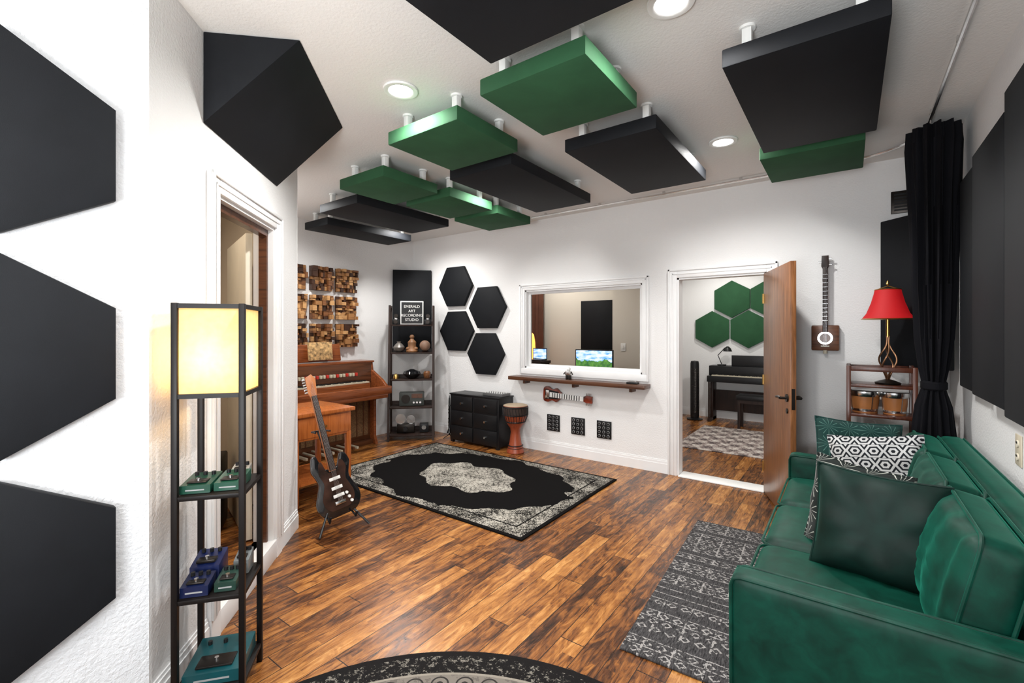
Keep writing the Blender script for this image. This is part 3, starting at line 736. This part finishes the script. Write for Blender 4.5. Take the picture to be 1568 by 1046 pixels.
for (x,y) in ((-.19,-.10),(.19,-.10),(0,.28)): b.tube([(0,.10,.22),(x*.5,.10+(y-.1)*.5,.14),(x,y,.012)],.009,M_black)
b.tube([(0,.10,.20),(-.03,.14,.50),(-.09,.20,.72)],.010,M_black)
for s_ in (-1,1): 
    b.tube([(0,.10,.20),(s_*.09,.07,.14),(s_*.10,-.06,.085),(s_*.10,-.075,.13)],.008,M_black)
    b.tube([(-.09,.20,.72),(-.09+s_*.05,.19,.72),(-.09+s_*.055,.10,.73)],.007,M_black)
b.done((-3.12,2.02,0),math.radians(80))
b=B('cigar_box_guitar')
m1=wood('cigar_box_wood',(.06,.025,.014),(.15,.06,.03),0,.3)
b.box((-.10,-.07,0),(.10,-.012,.22),m1,.012); b.cyl((0,-.073,.11),.055,.006,M_chrome,1); b.cyl((0,-.077,.11),.040,.006,m1,1)
b.box((-.018,-.082,.16),(.018,-.06,.72),M_espr,.002); b.prism([(-.02,.71),(.02,.71),(.028,.73),(.025,.82),(-.025,.82),(-.028,.73)],-.07,-.055,M_espr,.002)
for i in range(3):
    b.tube([(-.01+.01*i,-.086,.04),(-.01+.01*i,-.086,.72)],.0008,M_chrome,4); b.cyl((.035*(-1)**i,-.062,.74+.025*i),.006,.025,M_chrome,0)
for i in range(12): b.box((-.018,-.0835,.26+.036*i),(.018,-.082,.262+.036*i),M_chrome)
b.box((-.03,-.085,.035),(.03,-.070,.045),M_ivory); b.box((-.02,-.055,.60),(.02,-.002,.63),M_espr); b.cyl((0,-.06,-.01),.015,.03,M_ivory); b.box((-.04,-.012,.02),(.04,-.002,.2),M_metal)
b.done((-.17,YB-.001,1.33))
b=B('lap_steel_guitar'); M=Matrix(((0,0,1,0),(0,1,0,0),(-1,0,0,0),(0,0,0,1)))
mb=P('red_sunburst',(.16,.024,.010),.15,coat=.5,var=.8,vs=9)
out=spline([(0,0),(.08,.01),(.095,.07),(.07,.13),(.085,.19),(.05,.235),(.03,.26),(-.03,.26),(-.05,.235),(-.085,.19),(-.07,.13),(-.095,.07),(-.08,.01)],5)
b.prism(out,-.035,0,mb,.006,M); b.prism([(-.06,.03),(.06,.03),(.045,.22),(-.045,.22)],-.038,-.034,M_black,0,M); b.prism([(-.03,.10),(.03,.10),(.028,.56),(-.028,.56)],-.047,-.03,M_white,.002,M); b.box((-.05,-.046,.04),(.05,-.034,.09),M_chrome,.003,M)
b.prism([(-.03,.56),(.03,.56),(.045,.60),(.04,.67),(-.04,.67),(-.045,.60)],-.04,-.015,mb,.003,M)
for i in range(12): b.box((-.028,-.049,.14+.033*i),(.028,-.047,.150+.033*i),M_black,0,M)
for i in range(3):
    for s_ in (-1,1): b.cyl((s_*.055,-.03,.595+.027*i),.008,.03,M_chrome,0,12,None,0,M)
b.done((-3.06,YB-.012,.725),rot=(0,math.radians(2),0))
for xx in (-2.935,-2.595,-2.26):
    b=B('wall_patch_panel'); b.box((-.09,-.012,-.10),(.09,0,.10),M_black,.003)
    for i in range(3):
        for j in range(4): b.cyl((-.055+.055*i,-.014,-.07+.047*j),.016,.012,M_gray,1,16); b.cyl((-.055+.055*i,-.02,-.07+.047*j),.012,.004,M_black,1,12)
    b.done((xx,YB-.001,.37))
b=B('robot_figurine'); b.box((-.03,-.02,0),(-.008,.02,.05),M_metal,.003); b.box((.008,-.02,0),(.03,.02,.05),M_metal,.003); b.box((-.035,-.022,.05),(.035,.022,.10),M_chrome,.004); b.ball((0,0,.12),.024,M_white); b.tube([(-.035,0,.09),(-.06,-.01,.06)],.007,M_metal); b.tube([(.035,0,.09),(.06,-.01,.06)],.007,M_metal); b.done((-2.66,4.72,.931))
b=B('small_desk_gadget'); b.box((-.06,-.03,0),(.06,.03,.02),M_black,.003); b.cyl((.03,0,.025),.012,.012,M_chrome); b.done((-1.88,4.73,.931))
b=B('wall_air_vent'); b.box((-.13,-.02,-.09),(.13,0,.09),M_metal,.004); 
for i in range(6): b.box((-.11,-.024,-.07+.025*i),(.11,-.018,-.058+.025*i),M_black)
b.done((.40,YB-.001,2.54))
b=B('wall_outlet_plate'); b.box((-.006,-.045,-.07),(0,.045,.07),P('almond_plate',(.62,.55,.42),.4,var=.02),.003)
for z in (-.03,.03): b.cyl((-.008,0,z),.016,.004,M_cream,0); b.box((-.0115,-.008,z),(-.0095,-.004,z+.01),M_black); b.box((-.0115,.004,z),(-.0095,.008,z+.01),M_black)
b.done((XR-.0005,3.03,.96))
# ------------------------------------------------------------------ corner stand, lamp, bongos
M_mahog=wood('mahogany_stand',(.036,.010,.005),(.09,.025,.012),2,.3)
b=B('wooden_display_stand'); 
for x in (0,.38):
    for y in (0,.25): b.box((x,y,0),(x+.028,y+.028,1.24),M_mahog,.003)
for y in (0,.25): b.box((.028,y+.004,1.20),(.38,y+.024,1.235),M_mahog,.003)
for x in (0,.38): b.box((x+.004,.028,1.20),(x+.024,.25,1.235),M_mahog,.003)
for z in (1.08,.86,.45): b.box((.003,.003,z),(.405,.275,z+.022),M_mahog,.003)
b.done((-.02,4.29,0))
M_red=P('red_lampshade',(.34,.003,.005),.7,var=.1,emit=(.8,.006,.012),es=.25)
b=B('red_table_lamp'); b.lathe([(.075,0),(.08,.012),(.05,.025),(.02,.035)],M_metal)
for k in range(4):
    pts=[]
    for i in range(25):
        t_=i/24; rr=.008+.055*math.sin(pi*min(1,t_*1.15))**2*(1-.3*t_); a_=k*pi/2+t_*2.6
        pts.append((rr*math.cos(a_),rr*math.sin(a_),.03+.33*t_))
    b.tube(pts,.006,P('bronze',(.20,.10,.05),.35,.8),6)
b.cyl((0,0,.42),.012,.14,M_brass)
b.lathe([(.158,.485),(.128,.53),(.100,.61),(.083,.68),(.079,.705)],M_red,sx=1.0); b.lathe([(.158,.483),(.163,.487),(.158,.491)],M_brass); b.lathe([(.079,.703),(.083,.707),(.079,.711)],M_brass)
b.lathe([(.0,.735),(.012,.75),(.006,.77),(0,.78)],M_brass); b.tube([(-.079,0,.705),(0,0,.735),(.079,0,.705)],.003,M_brass)
b.lathe([(0,.50),(.025,.53),(.03,.57),(.015,.60),(0,.61)],P('bulb',(1,.9,.8),.5,emit=(1,.75,.45),es=30)); b.done((.230,4.43,1.103))
l=D.lights.new('table_lamp_bulb','POINT'); l.energy=7; l.color=(1,.48,.26); l.shadow_soft_size=.03
o=D.objects.new('table_lamp_bulb',l); o.location=(.230,4.43,1.74); C.scene.collection.objects.link(o)
b=B('bongo_drums')
for s_,r_ in ((-1,.092),(1,.078)):
    b.lathe([(r_*.85,0),(r_*.97,.08),(r_,.15),(r_,.16)],P('bongo_wood',(.34,.13,.04),.35),(s_*.088,0,0)); b.lathe([(0,.163),(r_*.95,.165),(r_+.006,.158),(r_+.006,.14)],P('drum_skin',(.72,.66,.54),.6),(s_*.088,0,0)); b.lathe([(r_+.004,.125),(r_+.010,.14),(r_+.008,.162),(r_,.165)],M_chrome,(s_*.088,0,0)); b.lathe([(r_*.87,.01),(r_*.9,.02),(r_*.9,.03)],M_chrome,(s_*.088,0,0))
    for i in range(4): b.tube([(s_*.088+(r_+.008)*math.cos(i*pi/2+.5),(r_+.008)*math.sin(i*pi/2+.5),.14),(s_*.088+r_*.9*math.cos(i*pi/2+.5),r_*.9*math.sin(i*pi/2+.5),.02)],.003,M_chrome,5)
b.box((-.02,-.02,.05),(.02,.02,.10),M_espr)
b.done((.18,4.42,.883))
b=B('stacked_record_cases'); b.box((-.15,-.10,0),(.15,.10,.10),M_black,.006); b.box((-.14,-.09,.10),(.14,.09,.17),P('case_tan',(.25,.14,.07),.5),.006); b.done((.18,4.43,.473))
# ------------------------------------------------------------------ control room
b=B('rectangular_acoustic_panel'); b.box((-.28,-.06,-.46),(.28,0,.46),M_blk,.006); b.done((-3.34,6.899,1.54)) 
b=B('mixing_desk'); b.box((-.85,-.35,.70),(.85,.35,.74),M_espr,.005)
for x in (-.8,.8): b.box((x-.03,-.32,0),(x+.03,.32,.70),M_espr)
b.box((-.45,-.3,.74),(.5,0,.80),M_black,.01)
b.done((-2.95,5.45,0))
M_scr,nt,bb=new_mat('monitor_landscape'); oc,x,y,z=coords(nt)
hill=noise(nt,comb(nt,x*3,0.0,0.0),3,4)*.20-.10
sky=(z-hill).gt(.02); cl=noise(nt,comb(nt,x*3,0.0,z*9),3,4)
c=mixc(nt,sky,ramp(nt,noise(nt,oc,18,3),[(.35,(.02,.10,.03)),(.7,(.12,.30,.05))]),ramp(nt,cl,[(.35,(.05,.30,.75)),(.6,(.75,.85,.95))]))
nt.links.new(c,bb.inputs['Emission Color']); bb.inputs['Emission Strength'].default_value=.9; nt.links.new(c,bb.inputs['Base Color'])
b=B('computer_monitor'); b.box((-.28,0,-.17),(.28,.025,.17),M_black,.005); b.box((-.265,-.003,-.155),(.265,.0005,.155),M_scr); b.box((-.03,.02,-.28),(.03,.035,-.1),M_black); b.box((-.1,-.0,-.298),(.1,.1,-.285),M_black,.003); b.done((-2.78,5.62,1.08),0)
b=B('laptop_computer'); b.box((-.12,-.18,0),(.12,0,.012),M_metal,.003); b.box((-.12,0,.012),(.12,.008,.17),M_black,.003); b.box((-.11,-.002,.02),(.11,0.0005,.16),M_scr); b.done((-3.60,5.55,.741+.341))
b=B('laptop_riser_shelf'); b.box((-.15,-.2,.30),(.15,.06,.339),M_espr,.003); b.box((-.14,-.18,0),(-.12,.04,.30),M_espr); b.box((.12,-.18,0),(.14,.04,.30),M_espr); b.done((-3.60,5.55,.742))
b=B('orange_salt_lamp'); b.lathe([(.05,0),(.07,.05),(.06,.3),(.04,.42),(.0,.46)],P('amber_glow',(.9,.35,.08),.5,emit=(1,.35,.06),es=2)); b.cyl((0,0,-.5),.03,1.0,M_espr); b.cyl((0,0,-1.0),.14,.04,M_espr); b.done((-4.25,6.3,1.021))
b=B('brown_curtain'); t=bmesh.new(); pr=[]
for i in range(41): pr.append((i*.012,.02*math.sin(i*1.1)))
for i in range(40):
    vs=[t.verts.new((pr[i][0],pr[i][1],0)),t.verts.new((pr[i+1][0],pr[i+1][1],0)),t.verts.new((pr[i+1][0],pr[i+1][1],2.5)),t.verts.new((pr[i][0],pr[i][1],2.5))]; t.faces.new(vs)
bmesh.ops.remove_doubles(t,verts=t.verts,dist=1e-5); b.merge(t,fabric('brown_drape',(.10,.04,.025))); b.tube([(-.05,0,2.51),(.55,0,2.51)],.012,M_metal); b.done((-4.75,6.7,.02))
b=B('light_switch_plate'); b.box((-.04,-.006,-.06),(.04,0,.06),M_white,.002); b.box((-.012,-.011,-.025),(.012,-.005,.025),M_white,.002); b.done((-2.82,6.719,1.25))
# ------------------------------------------------------------------ far room
M_rug4,nt,bb=new_mat('vintage_rug'); oc,x,y,z=coords(nt)
n1=noise(nt,oc,28,4,.75); n2=((x*22).sin()*(y*22).sin())*.12
nt.links.new(ramp(nt,n1+n2,[(.38,(.06,.045,.045)),(.5,(.28,.22,.20)),(.64,(.55,.51,.46))]),bb.inputs['Base Color']); bb.inputs['Roughness'].default_value=.95
b=B('vintage_area_rug'); b.box((-.88,-.8,0),(.88,.8,.01),M_rug4,.003); b.done((-.97,6.85,.001))
b=B('digital_piano'); b.box((-.68,.18,0),(-.63,.42,.72),M_espr,.004); b.box((.63,.18,0),(.68,.42,.72),M_espr,.004); b.box((-.68,.0,0),(-.63,.42,.05),M_espr); b.box((.63,0,0),(.68,.42,.05),M_espr)
b.box((-.69,0,.66),(.69,.42,.76),M_black,.006); b.box((-.69,.14,.76),(.69,.42,.92),M_black,.01); b.box((-.62,.02,.76),(.62,.135,.775),M_ivory)
for i in range(50):
    if i%7 not in (2,6): b.box((-.61+i*.0245,.07,.775),(-.598+i*.0245,.135,.784),M_black)
b.box((-.63,.34,.15),(.63,.37,.5),M_espr); b.box((-.35,.2,.92),(.35,.22,1.10),M_black,.004)
for x in (-.66,.655): b.tube([(x,.02,.05),(x,.02,.66)],.014,M_espr)
b.done((-1.22,8.03,0))
b=B('piano_bench'); b.box((-.30,-.16,.45),(.30,.16,.52),M_black,.015); b.box((-.28,-.14,.40),(.28,.14,.45),M_espr)
for x in (-.26,.26):
    for y in (-.12,.12): b.box((x-.018,y-.018,0),(x+.018,y+.018,.40),M_espr)
b.done((-1.10,7.84-.04,0.0))
b=B('desk_lamp'); b.cyl((0,0,.01),.07,.02,M_black); b.tube([(0,0,.02),(-.06,0,.17),(.05,0,.30)],.007,M_black); b.lathe([(.07,0),(.05,.05),(.02,.08),(0,.085)],M_black,(.09,0,.24)); b.done((-1.73,8.28,.921))
b=B('tower_fan'); b.lathe([(.12,0),(.13,.015),(.06,.03)],M_black); b.lathe([(.065,.03),(.07,.06),(.07,.95),(.06,.99),(0,1.0)],M_black); 
for i in range(40): b.lathe([(.070,.12+i*.019),(.0735,.124+i*.019),(.070,.128+i*.019)],M_metal,n=20)
b.done((-2.12,8.1,0))
# ------------------------------------------------------------------ world, camera
w_=D.worlds.new('World'); C.scene.world=w_; w_.use_nodes=True
bg=w_.node_tree.nodes['Background']; bg.inputs[0].default_value=(.90,.95,1,1); bg.inputs[1].default_value=.9
cam=D.cameras.new('Camera'); cam.sensor_width=36; cam.lens=36*700/1568; cam.shift_y=-16/1568; cam.clip_start=.05
co=D.objects.new('Camera',cam); co.location=(0,0,1.5); co.rotation_euler=(pi/2,0,camA); C.scene.collection.objects.link(co); C.scene.camera=co
vs_=C.scene.view_settings
vs_.view_transform='Standard'; vs_.look='None'; vs_.exposure=0.22
